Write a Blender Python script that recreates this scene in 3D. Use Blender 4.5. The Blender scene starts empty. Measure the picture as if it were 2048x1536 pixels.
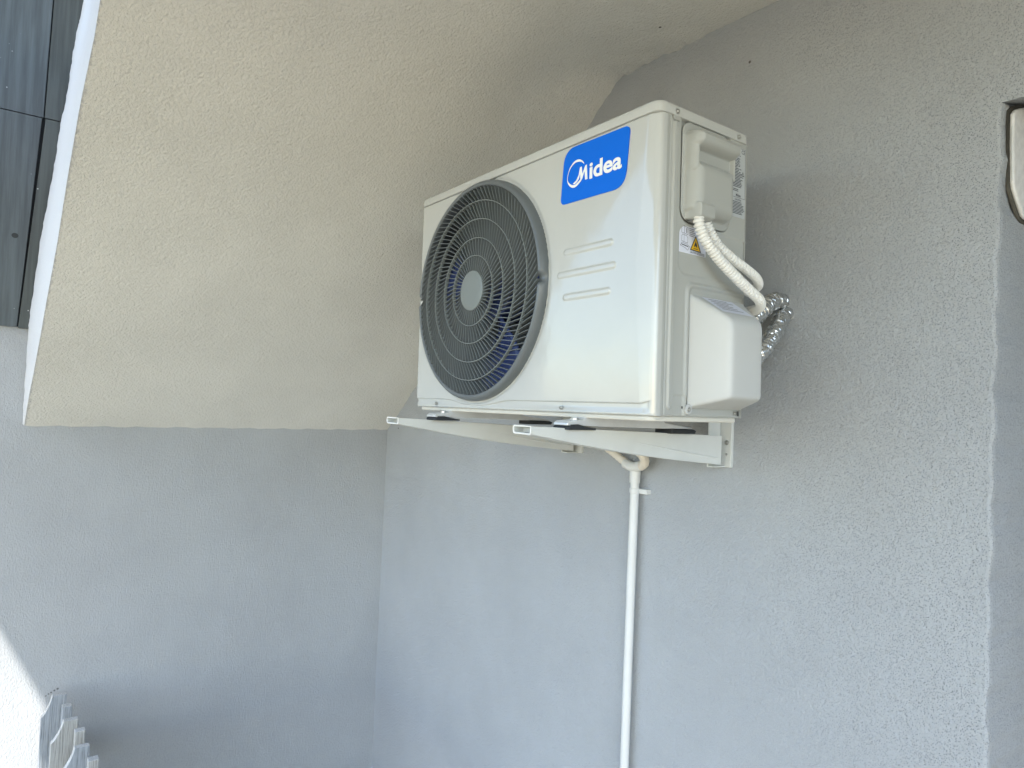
import bpy, bmesh, math, random
import numpy as np
from mathutils import Vector, Matrix
random.seed(4)
rng = np.random.RandomState(7)
sc = bpy.context.scene
C = bpy.data.collections.new('scene'); sc.collection.children.link(C)
R = math.radians

# ------------------------------------------------------------ camera
cam = bpy.data.cameras.new('camera'); camo = bpy.data.objects.new('camera', cam); C.objects.link(camo)
YAW, PITCH, ROLL = -0.9312390467, 0.0270739366, 0.0420588897
fw = Vector((math.sin(YAW)*math.cos(PITCH), math.cos(YAW)*math.cos(PITCH), math.sin(PITCH)))
rt = Vector((math.cos(YAW), -math.sin(YAW), 0)); up = rt.cross(fw)
r2 = math.cos(ROLL)*rt + math.sin(ROLL)*up; u2 = -math.sin(ROLL)*rt + math.cos(ROLL)*up
M = Matrix((r2, u2, -fw)).transposed().to_4x4()
M.translation = Vector((1.53178, -0.84526, 0.01794))
camo.matrix_world = M
cam.sensor_width = 36; cam.lens = 1397.615/2048*36; cam.clip_start = 0.02; cam.clip_end = 2000
sc.camera = camo

# ------------------------------------------------------------ sky, sun, exposure
SUNV = Vector((1.0, -1.3, 1.20)).normalized()          # towards the sun
W = bpy.data.worlds.new('World'); sc.world = W; W.use_nodes = True
nt = W.node_tree; nt.nodes.clear()
out = nt.nodes.new('ShaderNodeOutputWorld'); bg = nt.nodes.new('ShaderNodeBackground'); sk = nt.nodes.new('ShaderNodeTexSky')
sk.sky_type = 'NISHITA'; sk.sun_disc = False; sk.sun_elevation = math.asin(SUNV.z)
sk.sun_rotation = math.atan2(SUNV.x, SUNV.y); sk.dust_density = 0.6; sk.air_density = 1.0; sk.ozone_density = 2.2
bg.inputs['Strength'].default_value = 0.15
nt.links.new(sk.outputs[0], bg.inputs[0]); nt.links.new(bg.outputs[0], out.inputs[0])
sun = bpy.data.lights.new('sun', 'SUN'); sun.energy = 2.5; sun.angle = R(0.5); sun.color = (1.0, 0.95, 0.88)
suno = bpy.data.objects.new('sun', sun); C.objects.link(suno)
suno.rotation_euler = SUNV.to_track_quat('Z', 'Y').to_euler()
sc.view_settings.view_transform = 'Standard'; sc.view_settings.look = 'None'
sc.view_settings.exposure = 2.04; sc.view_settings.gamma = 1.0
sc.cycles.max_bounces = 7; sc.cycles.diffuse_bounces = 4; sc.cycles.glossy_bounces = 3

# ------------------------------------------------------------ helpers
def tag(o, label=None, cat=None, group=None, kind=None):
    if label: o['label'] = label
    if cat: o['category'] = cat
    if group: o['group'] = group
    if kind: o['kind'] = kind
    return o

def empty(name, loc=(0, 0, 0), rotz=0, label=None, cat=None, group=None):
    o = bpy.data.objects.new(name, None); C.objects.link(o); o.location = loc; o.rotation_euler = (0, 0, rotz)
    o.empty_display_size = 0.05
    return tag(o, label, cat, group)

def link(name, me, mat, parent=None, smooth=False, bevel=0, seg=2, angle=40):
    if mat:
        me.materials.clear()
        for m_ in (mat if isinstance(mat, (list, tuple)) else [mat]): me.materials.append(m_)
    if smooth:
        me.polygons.foreach_set('use_smooth', [True]*len(me.polygons))
        if smooth != 'all': me.set_sharp_from_angle(angle=R(angle))
    o = bpy.data.objects.new(name, me); C.objects.link(o)
    if parent: o.parent = parent
    if bevel:
        b = o.modifiers.new('bevel', 'BEVEL'); b.width = bevel; b.segments = seg; b.limit_method = 'ANGLE'; b.angle_limit = R(35)
    return o

class MB:
    def __init__(s): s.v = []; s.f = []
    def add(s, vs, fs):
        n = len(s.v); s.v += [tuple(v) for v in vs]; s.f += [tuple(i+n for i in f) for f in fs]; return s
    def box(s, x0, x1, y0, y1, z0, z1):
        v = [(x, y, z) for x in (x0, x1) for y in (y0, y1) for z in (z0, z1)]
        return s.add(v, [(0,1,3,2),(4,6,7,5),(0,4,5,1),(2,3,7,6),(0,2,6,4),(1,5,7,3)])
    def prism(s, poly, axis, a, b):
        """poly: list of 2D points; axis: extrusion axis"""
        def P(p, t):
            return {0: (t, p[0], p[1]), 1: (p[0], t, p[1]), 2: (p[0], p[1], t)}[axis]
        n = len(poly)
        v = [P(p, a) for p in poly] + [P(p, b) for p in poly]
        f = [tuple(range(n))[::-1], tuple(range(n, 2*n))] + [(i, (i+1) % n, n+(i+1) % n, n+i) for i in range(n)]
        return s.add(v, f)
    def tube(s, pts, r, n=14, caps=True, flat=None):
        pts = [Vector(p) for p in pts]; m = len(pts)
        T = []
        for i in range(m):
            a = pts[max(i-1, 0)]; b = pts[min(i+1, m-1)]; T.append((b-a).normalized())
        N = T[0].orthogonal().normalized(); V = []
        for i in range(m):
            N = (N - T[i]*N.dot(T[i])).normalized(); B = T[i].cross(N)
            rr = r(i/(m-1)) if callable(r) else (r[i] if isinstance(r, (list, tuple)) else r)
            for k in range(n):
                a = 2*math.pi*k/n
                rk = rr(a) if callable(rr) else rr
                V.append(pts[i] + (N*math.cos(a)+B*math.sin(a))*rk)
        F = [(i*n+k, i*n+(k+1) % n, (i+1)*n+(k+1) % n, (i+1)*n+k) for i in range(m-1) for k in range(n)]
        if caps: F += [tuple(range(n))[::-1], tuple(range((m-1)*n, m*n))]
        return s.add(V, F)
    def lathe(s, prof, n=48, cx=0, cz=0, close=False, mod=None):
        """profile of (r, y) about the y axis through (cx, cz)"""
        V = []; m = len(prof)
        for k in range(n):
            a = 2*math.pi*k/n
            for j, (r, y) in enumerate(prof):
                if mod: r, y = mod(a, j, r, y)
                V.append((cx+r*math.cos(a), y, cz+r*math.sin(a)))
        F = []
        for k in range(n):
            k2 = (k+1) % n
            for j in range(m-1 if not close else m):
                j2 = (j+1) % m
                F.append((k*m+j, k*m+j2, k2*m+j2, k2*m+j))
        return s.add(V, F)
    def me(s):
        me = bpy.data.meshes.new('m'); me.from_pydata(s.v, [], s.f); me.update()
        bm = bmesh.new(); bm.from_mesh(me); bmesh.ops.remove_doubles(bm, verts=bm.verts, dist=1e-6)
        bmesh.ops.recalc_face_normals(bm, faces=bm.faces); bm.to_mesh(me); bm.free(); return me
    def build(s, name, mat, parent=None, **k): return link(name, s.me(), mat, parent, **k)

def grid(name, us, vs, fn, mat, parent=None, keep=None, flip=False):
    """heightfield sheet: fn(U,V)->(X,Y,Z) arrays"""
    U, V = np.meshgrid(us, vs); X, Y, Z = fn(U, V)
    nv, nu = U.shape
    co = np.stack([X, Y, Z], -1).reshape(-1, 3)
    idx = np.arange(nv*nu).reshape(nv, nu)
    q = np.stack([idx[:-1, :-1], idx[:-1, 1:], idx[1:, 1:], idx[1:, :-1]], -1).reshape(-1, 4)
    if keep is not None:
        uc = (U[:-1, :-1]+U[1:, 1:])/2; vc = (V[:-1, :-1]+V[1:, 1:])/2
        q = q[keep(uc, vc).reshape(-1)]
    if flip: q = q[:, ::-1]
    me = bpy.data.meshes.new(name); me.from_pydata(co.tolist(), [], q.tolist()); me.update()
    bm = bmesh.new(); bm.from_mesh(me)
    bmesh.ops.delete(bm, geom=[v for v in bm.verts if not v.link_faces], context='VERTS'); bm.to_mesh(me); bm.free()
    return link(name, me, mat, parent, smooth='all')

def spline(P, n=12):
    P = [Vector(p) for p in P]; Q = [P[0]*2-P[1]] + P + [P[-1]*2-P[-2]]; o = []
    for i in range(1, len(Q)-2):
        a, b, c, d = Q[i-1:i+3]
        for k in range(n):
            t = k/n; o.append(0.5*((2*b)+(c-a)*t+(2*a-5*b+4*c-d)*t*t+(3*b-a-3*c+d)*t**3))
    o.append(P[-1]); return o

def rrect(x0, x1, y0, y1, r, n=6):
    if not isinstance(r, (list, tuple)): r = [r]*4
    o = []
    for (cx, cy, a0, rr) in ((x1-r[0], y0+r[0], -90, r[0]), (x1-r[1], y1-r[1], 0, r[1]), (x0+r[2], y1-r[2], 90, r[2]), (x0+r[3], y0+r[3], 180, r[3])):
        for k in range(n+1):
            a = R(a0+90*k/n); o.append((cx+rr*math.cos(a), cy+rr*math.sin(a)))
    return o

def sstep(a, b, x):
    t = np.clip((x-a)/(b-a), 0, 1); return t*t*(3-2*t)

# ------------------------------------------------------------ materials
def nodes(name):
    m = bpy.data.materials.new(name); m.use_nodes = True; t = m.node_tree; b = t.nodes['Principled BSDF']
    return m, t, b
def N(t, ty, **k):
    n = t.nodes.new(ty)
    for a, v in k.items(): setattr(n, a, v)
    return n
def mixc(t, fac, a, b, mode='MIX'):
    n = N(t, 'ShaderNodeMix', data_type='RGBA', blend_type=mode)
    for s, v in ((n.inputs[0], fac), (n.inputs[6], a), (n.inputs[7], b)):
        if hasattr(v, 'node'): t.links.new(v, s)
        elif isinstance(v, (int, float)): s.default_value = v
        else: s.default_value = (*v, 1) if len(v) == 3 else v
    return n.outputs[2]
def ramp(t, inp, a, b, c0=0.0, c1=1.0):
    n = N(t, 'ShaderNodeMapRange', interpolation_type='SMOOTHSTEP'); t.links.new(inp, n.inputs[0])
    n.inputs[1].default_value = a; n.inputs[2].default_value = b; n.inputs[3].default_value = c0; n.inputs[4].default_value = c1
    return n.outputs[0]
def coord(t, scale=(1, 1, 1)):
    tc = N(t, 'ShaderNodeTexCoord'); mp = N(t, 'ShaderNodeMapping'); mp.inputs['Scale'].default_value = scale
    t.links.new(tc.outputs['Object'], mp.inputs[0]); return mp.outputs[0]
def noise(t, vec, s, d=3, r=0.55):
    n = N(t, 'ShaderNodeTexNoise'); t.links.new(vec, n.inputs['Vector']); n.inputs['Scale'].default_value = s
    n.inputs['Detail'].default_value = d; n.inputs['Roughness'].default_value = r; return n.outputs[0]
def bump(t, h, dist, strength=1.0, prev=None):
    n = N(t, 'ShaderNodeBump'); t.links.new(h, n.inputs['Height']); n.inputs['Distance'].default_value = dist
    n.inputs['Strength'].default_value = strength
    if prev: t.links.new(prev, n.inputs['Normal'])
    return n.outputs[0]
def math_(t, op, a, b=None):
    n = N(t, 'ShaderNodeMath', operation=op)
    for i, v in enumerate((a, b)):
        if v is None: continue
        if hasattr(v, 'node'): t.links.new(v, n.inputs[i])
        else: n.inputs[i].default_value = v
    return n.outputs[0]

def plain(name, col, rough=0.5, metal=0.0, grain=None, var=0.06, coat=0, spec=0.5):
    m, t, b = nodes(name); v = coord(t)
    n1 = noise(t, v, 9, 4); f = ramp(t, n1, 0.35, 0.7)
    c = mixc(t, f, tuple(x*(1-var) for x in col), tuple(min(1, x*(1+var)) for x in col)); t.links.new(c, b.inputs['Base Color'])
    b.inputs['Roughness'].default_value = rough; b.inputs['Metallic'].default_value = metal
    b.inputs['Specular IOR Level'].default_value = spec
    b.inputs['Coat Weight'].default_value = coat; b.inputs['Coat Roughness'].default_value = 0.05
    if grain: t.links.new(bump(t, noise(t, v, grain[0], 3), grain[1]), b.inputs['Normal'])
    return m

def stucco(name, col, scale, dist, streak=(1, 1, 1), pits=None, stain=(0.9, 1.05), dots=(), dotmin=0.003, extra=None, rough=0.93):
    m, t, b = nodes(name); v = coord(t, streak)
    v0 = coord(t)
    big = ramp(t, noise(t, v0, 2.3, 5, 0.6), 0.3, 0.72)
    c = mixc(t, big, tuple(x*stain[0] for x in col), tuple(x*stain[1] for x in col))
    fine = noise(t, v, scale*1.8, 4, 0.65)
    c = mixc(t, ramp(t, fine, 0.3, 0.75, 0.0, 0.6), c, tuple(x*1.13 for x in col))
    h = noise(t, v, scale, 4, 0.6)
    vo = N(t, 'ShaderNodeTexVoronoi', feature='SMOOTH_F1'); t.links.new(v, vo.inputs['Vector']); vo.inputs['Scale'].default_value = scale*0.55
    hh = math_(t, 'ADD', h, math_(t, 'MULTIPLY', vo.outputs[0], -0.35))
    med = noise(t, v0, 14, 2)
    nb = bump(t, med, 0.0016, 0.5)
    nb = bump(t, hh, dist, 1.0, nb)
    if pits:
        # scattered pinholes in the render coat, denser in patches
        pv = N(t, 'ShaderNodeTexVoronoi'); t.links.new(v0, pv.inputs['Vector']); pv.inputs['Scale'].default_value = pits[0]
        hole = ramp(t, pv.outputs['Distance'], pits[1]*0.5, pits[1], 1.0, 0.0)
        sx = N(t, 'ShaderNodeSeparateXYZ'); t.links.new(v0, sx.inputs[0])
        dens = ramp(t, math_(t, 'ADD', math_(t, 'MULTIPLY', noise(t, v0, 2.2, 3), 1.4), math_(t, 'MULTIPLY', sx.outputs[0], 0.75)), 0.9, 1.6)
        sel = ramp(t, pv.outputs['Color'], 0.4, 0.6)
        hole = math_(t, 'MULTIPLY', math_(t, 'MULTIPLY', hole, dens), sel)
        c = mixc(t, math_(t, 'MULTIPLY', hole, pits[2]), c, tuple(x*0.22 for x in col))
        nb = bump(t, math_(t, 'MULTIPLY', hole, -1.0), 0.0015, 0.8, nb)
    for (p, r_, dc) in dots:
        vm = N(t, 'ShaderNodeVectorMath', operation='DISTANCE'); t.links.new(v0, vm.inputs[0]); vm.inputs[1].default_value = p
        dd = math_(t, 'ADD', vm.outputs['Value'], math_(t, 'MULTIPLY', noise(t, v0, 160, 2), r_*0.8))
        c = mixc(t, ramp(t, dd, r_*0.9, r_*1.5, 0.85, 0.0), c, dc)
    if extra: c = extra(t, v0, c)
    t.links.new(c, b.inputs['Base Color']); b.inputs['Roughness'].default_value = rough
    b.inputs['Specular IOR Level'].default_value = 0.25
    t.links.new(nb, b.inputs['Normal'])
    return m

XC = -1.0214; YW = 0.44
GREY = (0.385, 0.39, 0.40)
mat_back = stucco('grey render with pinholes', (0.368, 0.390, 0.408), 240, 0.0030, pits=(450, 0.42, 0.6),
                  dots=[((0.62, YW, 0.78), 0.004, (0.06, 0.05, 0.04)), ((-0.93, YW, -0.10), 0.004, (0.08, 0.08, 0.08))])
mat_side = stucco('grey brushed render', (0.362, 0.378, 0.392), 240, 0.0022, streak=(1, 1, 0.7),
                  dots=[((XC, -0.6655, -0.9335), 0.003, (0.14, 0.14, 0.14)), ((XC, -0.659, -0.929), 0.0025, (0.10, 0.10, 0.10)), ((XC, -0.652, -0.9255), 0.003, (0.10, 0.10, 0.10)), ((XC, -0.644, -0.9215), 0.003, (0.10, 0.10, 0.10)), ((XC, -0.636, -0.918), 0.004, (0.10, 0.10, 0.10))])
def paint_edge(t, v0, c):
    sx = N(t, 'ShaderNodeSeparateXYZ'); t.links.new(v0, sx.inputs[0])
    # ragged overspill of the white edge paint onto the cream render
    ex = math_(t, 'ADD', sx.outputs[1], math_(t, 'MULTIPLY', sx.outputs[0], -0.038))
    ex = math_(t, 'ADD', ex, math_(t, 'MULTIPLY', noise(t, v0, 110, 4, 0.7), -0.035))
    return mixc(t, ramp(t, ex, -0.7365, -0.7350, 1.0, 0.0), c, (0.57, 0.575, 0.57))
mat_soffit = stucco('cream roughcast render', (0.70, 0.70, 0.665), 190, 0.0052, extra=paint_edge,
                    dots=[((0.454, 0.334, 0.886), 0.004, (0.03, 0.03, 0.03)), ((-0.40, -0.60, 0.38), 0.003, (0.2, 0.17, 0.12)),
                          ((-0.09, -0.56, 0.648), 0.004, (0.16, 0.14, 0.10)), ((-0.75, -0.50, 0.11), 0.003, (0.3, 0.24, 0.18)), ((-0.15, 0.30, 0.60), 0.004, (0.06, 0.05, 0.04))])
mat_trim = stucco('white trowelled edge paint', (0.57, 0.575, 0.57), 120, 0.0006, stain=(0.93, 1.02))

def mat_clad(name, col):
    m, t, b = nodes(name); v0 = coord(t); vs = coord(t, (1, 1, 0.05))
    g = noise(t, vs, 60, 5, 0.6); c = mixc(t, ramp(t, g, 0.3, 0.7), tuple(x*0.72 for x in col), tuple(x*1.22 for x in col))
    ln = N(t, 'ShaderNodeTexVoronoi'); t.links.new(coord(t, (1, 1, 0.03)), ln.inputs['Vector']); ln.inputs['Scale'].default_value = 55
    c = mixc(t, math_(t, 'MULTIPLY', ramp(t, ln.outputs['Distance'], 0.02, 0.06, 1, 0), ramp(t, noise(t, v0, 8, 2), 0.5, 0.62)), c, tuple(x*0.35 for x in col))
    sp = N(t, 'ShaderNodeTexVoronoi'); t.links.new(v0, sp.inputs['Vector']); sp.inputs['Scale'].default_value = 70
    c = mixc(t, math_(t, 'MULTIPLY', ramp(t, sp.outputs['Distance'], 0.10, 0.16, 1, 0), ramp(t, noise(t, v0, 11, 2), 0.63, 0.67)), c, (0.5, 0.52, 0.52))
    t.links.new(c, b.inputs['Base Color']); b.inputs['Roughness'].default_value = 0.62
    t.links.new(bump(t, g, 0.0012), b.inputs['Normal']); return m
mat_plank = mat_clad('slate blue wood-grain tile', (0.078, 0.094, 0.102))
mat_plank2 = mat_clad('dark green-grey wood-grain tile', (0.064, 0.074, 0.072))
mat_gap = plain('dark joint', (0.012, 0.014, 0.016), 0.9)

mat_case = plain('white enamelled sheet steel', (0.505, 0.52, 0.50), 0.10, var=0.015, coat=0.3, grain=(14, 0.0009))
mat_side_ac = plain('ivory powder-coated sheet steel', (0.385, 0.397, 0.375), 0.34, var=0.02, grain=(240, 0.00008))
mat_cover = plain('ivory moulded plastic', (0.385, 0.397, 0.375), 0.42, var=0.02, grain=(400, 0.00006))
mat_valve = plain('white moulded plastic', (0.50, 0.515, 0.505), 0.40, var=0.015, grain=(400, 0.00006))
mat_grille = plain('grey grille plastic', (0.15, 0.172, 0.178), 0.38, var=0.05)
mat_rim = plain('dark grey grille rim plastic', (0.125, 0.142, 0.15), 0.36, var=0.05)
mat_hub = plain('light grey hub cap plastic', (0.185, 0.21, 0.207), 0.45, var=0.02)
mat_dark = plain('dark orifice plastic', (0.055, 0.062, 0.062), 0.5)
mat_fan = plain('navy blue fan plastic', (0.042, 0.062, 0.17), 0.25)
mat_base = plain('beige base pan steel', (0.60, 0.585, 0.52), 0.35, var=0.03)
mat_galv = plain('galvanised steel', (0.66, 0.68, 0.69), 0.34, metal=0.45, var=0.1, grain=(120, 0.0003))
mat_screw = plain('nickel plated screw', (0.45, 0.45, 0.43), 0.3, metal=0.9)
mat_rubber = plain('black rubber', (0.018, 0.022, 0.026), 0.6)
mat_bracket = plain('light grey coated bracket steel', (0.60, 0.62, 0.60), 0.36, var=0.03, grain=(60, 0.0002))
mat_bedge = plain('white cut edge', (0.85, 0.85, 0.82), 0.4)
mat_pipe = plain('white pvc', (0.64, 0.65, 0.635), 0.35, var=0.025)
mat_conduit = plain('white corrugated plastic', (0.76, 0.76, 0.73), 0.38, var=0.03)
mat_hose = plain('cream drain hose', (0.70, 0.655, 0.57), 0.5, var=0.08, grain=(160, 0.0012))
mat_blue = plain('blue badge film', (0.0, 0.140, 0.72), 0.5, var=0.01, spec=0.15)
mat_white = plain('white lettering', (0.86, 0.87, 0.86), 0.35, var=0.01)
mat_film = plain('silver label film', (0.46, 0.49, 0.50), 0.4, var=0.02)
mat_paper = plain('white label paper', (0.66, 0.69, 0.78), 0.45, var=0.02)
mat_ink = plain('dark label ink', (0.03, 0.035, 0.05), 0.5)
mat_yellow = plain('yellow warning print', (0.75, 0.46, 0.01), 0.45)
mat_concrete = stucco('sandy paving', (0.29, 0.25, 0.175), 60, 0.002, stain=(0.8, 1.1))

def mat_foil_():
    m, t, b = nodes('crinkled aluminium foil'); v = coord(t)
    b.inputs['Base Color'].default_value = (0.62, 0.63, 0.63, 1); b.inputs['Metallic'].default_value = 0.95; b.inputs['Roughness'].default_value = 0.22
    vo = N(t, 'ShaderNodeTexVoronoi', feature='DISTANCE_TO_EDGE'); t.links.new(coord(t, (1, 1, 1.6)), vo.inputs['Vector']); vo.inputs['Scale'].default_value = 48
    n1 = bump(t, noise(t, v, 60, 4, 0.5), 0.0045); t.links.new(bump(t, vo.outputs[0], 0.004, 0.6, n1), b.inputs['Normal']); return m
mat_foil = mat_foil_()
def mat_wood_(name, col):
    m, t, b = nodes(name); vs = coord(t, (1, 1, 0.035))
    g = noise(t, vs, 330, 3, 0.6); c = mixc(t, ramp(t, g, 0.36, 0.56), tuple(x*0.55 for x in col), col)
    c = mixc(t, ramp(t, noise(t, coord(t), 25, 4), 0.35, 0.7, 0, 0.35), c, tuple(x*1.2 for x in col))
    t.links.new(c, b.inputs['Base Color']); b.inputs['Roughness'].default_value = 0.7; t.links.new(bump(t, g, 0.0015), b.inputs['Normal']); return m
mat_wood = mat_wood_('weathered grey painted wood', (0.37, 0.375, 0.36))
mat_wood2 = mat_wood_('slate painted wood', (0.30, 0.33, 0.36))
mat_woodend = mat_wood_('pale wood end and lit edge', (0.50, 0.50, 0.48))  # paler ends and edges: end grain, with sky light painted in

# ------------------------------------------------------------ ground
GZ = -1.60
tag(MB().add([(-60, -80, GZ), (80, -80, GZ), (80, 60, GZ), (-60, 60, GZ)], [(0, 1, 2, 3)]).build('ground', mat_concrete), kind='structure')

# ------------------------------------------------------------ walls
# back wall: rendered wall behind the unit, with a window recess at its right end
rx0, rz1 = 1.0975, 0.536
def wall_edge_noise(z, a=0.0018): return a*(math.sin(z*61)+0.7*math.sin(z*143+1)+0.5*math.sin(z*311+2))
bw = MB()
xs0, xs1 = XC-0.25, 4.0
zt = 2.6
# front sheet left of the recess
zz = list(np.linspace(GZ, rz1, 120))
v = []; f = []
for z in zz: v += [(xs0, YW, z), (rx0-0.006+wall_edge_noise(z), YW, z), (rx0-0.0015+wall_edge_noise(z), YW+0.0018, z), (rx0+wall_edge_noise(z), YW+0.008, z), (rx0+wall_edge_noise(z)*0.3, YW+0.40, z)]
for i in range(len(zz)-1):
    for k in range(4): f.append((i*5+k, i*5+k+1, i*5+5+k+1, i*5+5+k))
bw.add(v, f)
bw.add([(xs0, YW, rz1), (rx0-0.006+wall_edge_noise(rz1), YW, rz1), (xs1, YW, rz1), (xs1, YW, zt), (xs0, YW, zt)], [(0, 1, 2, 3, 4)])
# recess head and back
bw.add([(rx0-0.006, YW, rz1), (1.9, YW, rz1), (1.9, YW+0.40, rz1+0.10), (rx0-0.006, YW+0.40, rz1+0.10)], [(0, 1, 2, 3)])
bw.add([(rx0-0.08, YW+0.40, GZ), (1.9, YW+0.40, GZ), (1.9, YW+0.40, rz1+0.11), (rx0-0.08, YW+0.40, rz1+0.11)], [(0, 1, 2, 3)])
bw.add([(1.9, YW, GZ), (xs1, YW, GZ), (xs1, YW, rz1), (1.9, YW, rz1), (1.9, YW+0.40, rz1+0.10), (1.9, YW+0.40, GZ)], [(0, 1, 2, 3), (0, 3, 4, 5)])
bw.add([(rx0-0.003, YW+0.001, rz1), (rx0-0.003, YW+0.40, rz1), (rx0-0.003, YW+0.40, rz1+0.10)], [(0, 1, 2)])
# body of the wall behind
bw.add([(xs0, YW+0.45, GZ), (xs1, YW+0.45, GZ), (xs1, YW+0.45, zt), (xs0, YW+0.45, zt), (xs1, YW, GZ), (xs1, YW, zt), (xs0, YW, zt)], [(0, 1, 2, 3), (1, 4, 5, 2), (3, 2, 5, 6)])
tag(link('house_wall', bw.me(), mat_back), 'grey rendered wall behind the air conditioner, speckled with pinholes on its right', 'wall')

sw = MB(); SWY = -1.25
sw.add([(XC, SWY, GZ), (XC, YW, GZ), (XC, YW, 0.6), (XC, SWY, 0.6)], [(0, 1, 2, 3)])
sw.box(XC-0.25, XC-0.02, SWY, YW, GZ, 3.4)
sw.add([(XC, SWY, 0.6), (XC, YW, 0.6), (XC, YW, 2.6), (XC, SWY, 2.6)], [(0, 1, 2, 3)])
sw.add([(XC, SWY, GZ), (XC-0.02, SWY, GZ), (XC-0.02, SWY, 2.6), (XC, SWY, 2.6)], [(0, 1, 2, 3)])
tag(link('side_wall', sw.me(), mat_side), 'grey rendered side wall under the cream stair soffit, meeting the back wall in the corner', 'wall')

# cladding tiles on the side wall, left of the white edge
clad = empty('wall_cladding', (XC, -0.9, 0.18), 0, 'dark slate wood-grain tile cladding at the top left, with a small round hole', 'cladding')
cx = 0.012
def tile(ys, z0, z1, mat, nm='tile', g=0.0):
    # ys: (yl, yr at z0, yr at z1) or two edges
    (l0, r0), (l1, r1) = ys
    nz = 14; P = []
    for i in range(nz+1):
        t = i/nz; z = z0+(z1-z0)*t
        P.append((l0+(l1-l0)*t, r0+(r1-r0)*t, z))
    m = MB(); v = []; f = []
    for (l, r_, z) in P:
        z2 = z-0.18
        v += [(0.001, l+0.9, z2), (cx-0.0015+g, l+0.9, z2), (cx+g, l+0.9+0.0015, z2), (cx+g, r_+0.9-0.0015, z2), (cx-0.0015+g, r_+0.9, z2), (0.001, r_+0.9, z2)]
    for i in range(nz):
        for k in range(5): f.append((i*6+k, i*6+k+1, i*6+6+k+1, i*6+6+k))
    f += [tuple(range(6)), tuple(range(nz*6, nz*6+6))[::-1]]
    return m.add(v, f).build(nm, mat, clad)
tile(((-1.25, -0.7935), (-1.25, -0.7625)), 0.182, 0.8165, mat_plank)
tile(((-1.25, -0.7595), (-1.25, -0.7435)), 0.8195, 1.75, mat_plank)
tile(((-0.7905, -0.71), (-0.7535, -0.66)), 0.179, 0.8175, mat_plank2, g=-0.001)
tile(((-0.7565, -0.66), (-0.7405, -0.60)), 0.8205, 1.75, mat_plank2, g=-0.001)
mm = MB().add([(0.0015, -0.34, 0.003), (0.0015, 0.20, 0.003), (0.0015, 0.29, 1.5), (0.0015, -0.34, 1.5)], [(0, 1, 2, 3)]); mm.build('joint_backing', mat_gap, clad)
hb = MB(); hb.add([(cx+0.0006, 0.9-0.8115+0.0085*math.cos(a), 0.4515-0.18+0.0075*math.sin(a)) for a in np.linspace(0, 2*math.pi, 24, endpoint=False)], [tuple(range(24))])
hb.build('round_hole', plain('dark hole', (0.03, 0.035, 0.036), 0.8), clad)

# ------------------------------------------------------------ stair soffit (sloping, then level) with its white edge
p0 = Vector((XC, -0.112)); p1 = Vector((0.223, 0.884))
def sof_z(x, y):
    # sloping run meets the level ceiling: crisp at the back wall, a wide soft bend away from it
    a = -0.112+(x-XC)*(0.996/1.2444); b = 0.8865
    t = min(1, max(0, (YW-y)/0.45)); e = min(1, max(0, (y+0.72)/0.35))
    k = 0.012+0.20*t*t*(3-2*t)*(0.12+0.88*e)
    h = min(1, max(0, 0.5+0.5*(b-a)/k)); return a*h+b*(1-h)-k*h*(1-h)
def near_y(x):
    return float(np.interp(x, [XC, -0.9277, -0.829, -0.678, -0.5854, -0.4666, -0.2827, -0.1403, -0.025, 0.22], [-0.7605, -0.758, -0.753, -0.7467, -0.7433, -0.7375, -0.7334, -0.7283, -0.7205, -0.715]))
LX1 = 2.75; LY = -1.55
v = []; f = []; ny = 40
rows = [(x, 0) for x in list(np.linspace(XC, -0.05, 50))+list(np.linspace(-0.03, 0.5, 54))+[0.6, 0.8, 1.2, 1.8, 2.2, LX1]]
for i, (x, z) in enumerate(rows):
    y0 = near_y(x)
    for j in range(ny+1):
        y = y0+(YW-y0)*j/ny
        dx = 0.0014*math.sin(y*55+1)+0.001*math.sin(y*121) if i == 0 else 0
        wob = 0.0022*math.sin(x*37+y*3)*(1 if j > ny-3 else 0)
        rag = 0.0016*(math.sin(x*190)+math.sin(x*83+2))*(1 if j == ny else 0)
        v.append((x, y, sof_z(x, y)+dx+wob+rag))
for i in range(len(rows)-1):
    for j in range(ny): f.append((i*(ny+1)+j, i*(ny+1)+j+1, (i+1)*(ny+1)+j+1, (i+1)*(ny+1)+j))
so = MB().add(v, f)
# level landing; unseen outer part added, edge slanted to cast the wall shadow
def ley(x): return -2.308-0.7*x
LA = [(0.2232, ley(0.2232)), (LX1, ley(LX1)), (LX1, -0.722), (0.2232, -0.722)]
so.add([(x, y, 0.8866) for x, y in LA], [(0, 1, 2, 3)])
so.prism([(0.2232, ley(0.2232)), (LX1, ley(LX1)), (LX1, YW-0.003), (0.2232, YW-0.003)], 2, 0.96, 1.06)
so.add([(x, y, z) for x, y in LA[:2] for z in (0.8866, 0.96)], [(0, 2, 3, 1)])
so.add([(x, y, z) for x, y in (LA[0], LA[3]) for z in (0.8866, 0.96)], [(0, 2, 3, 1)])
so.add([(XC, -0.64, 1.75), (XC, YW, 1.75), (0.2232, YW, 1.75), (0.2232, -0.715, 1.75), (0.2232, -0.715, 0.884), (0.2232, YW, 1.06), (0.2232, -0.715, 1.06)], [(0, 1, 2, 3), (0, 3, 4), (3, 2, 5, 6)])
sof = link('stair_soffit', so.me(), mat_soffit, smooth=True, angle=25)
tag(sof, 'cream roughcast stair soffit sloping up over the air conditioner, with a white outer edge', 'soffit')
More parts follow.
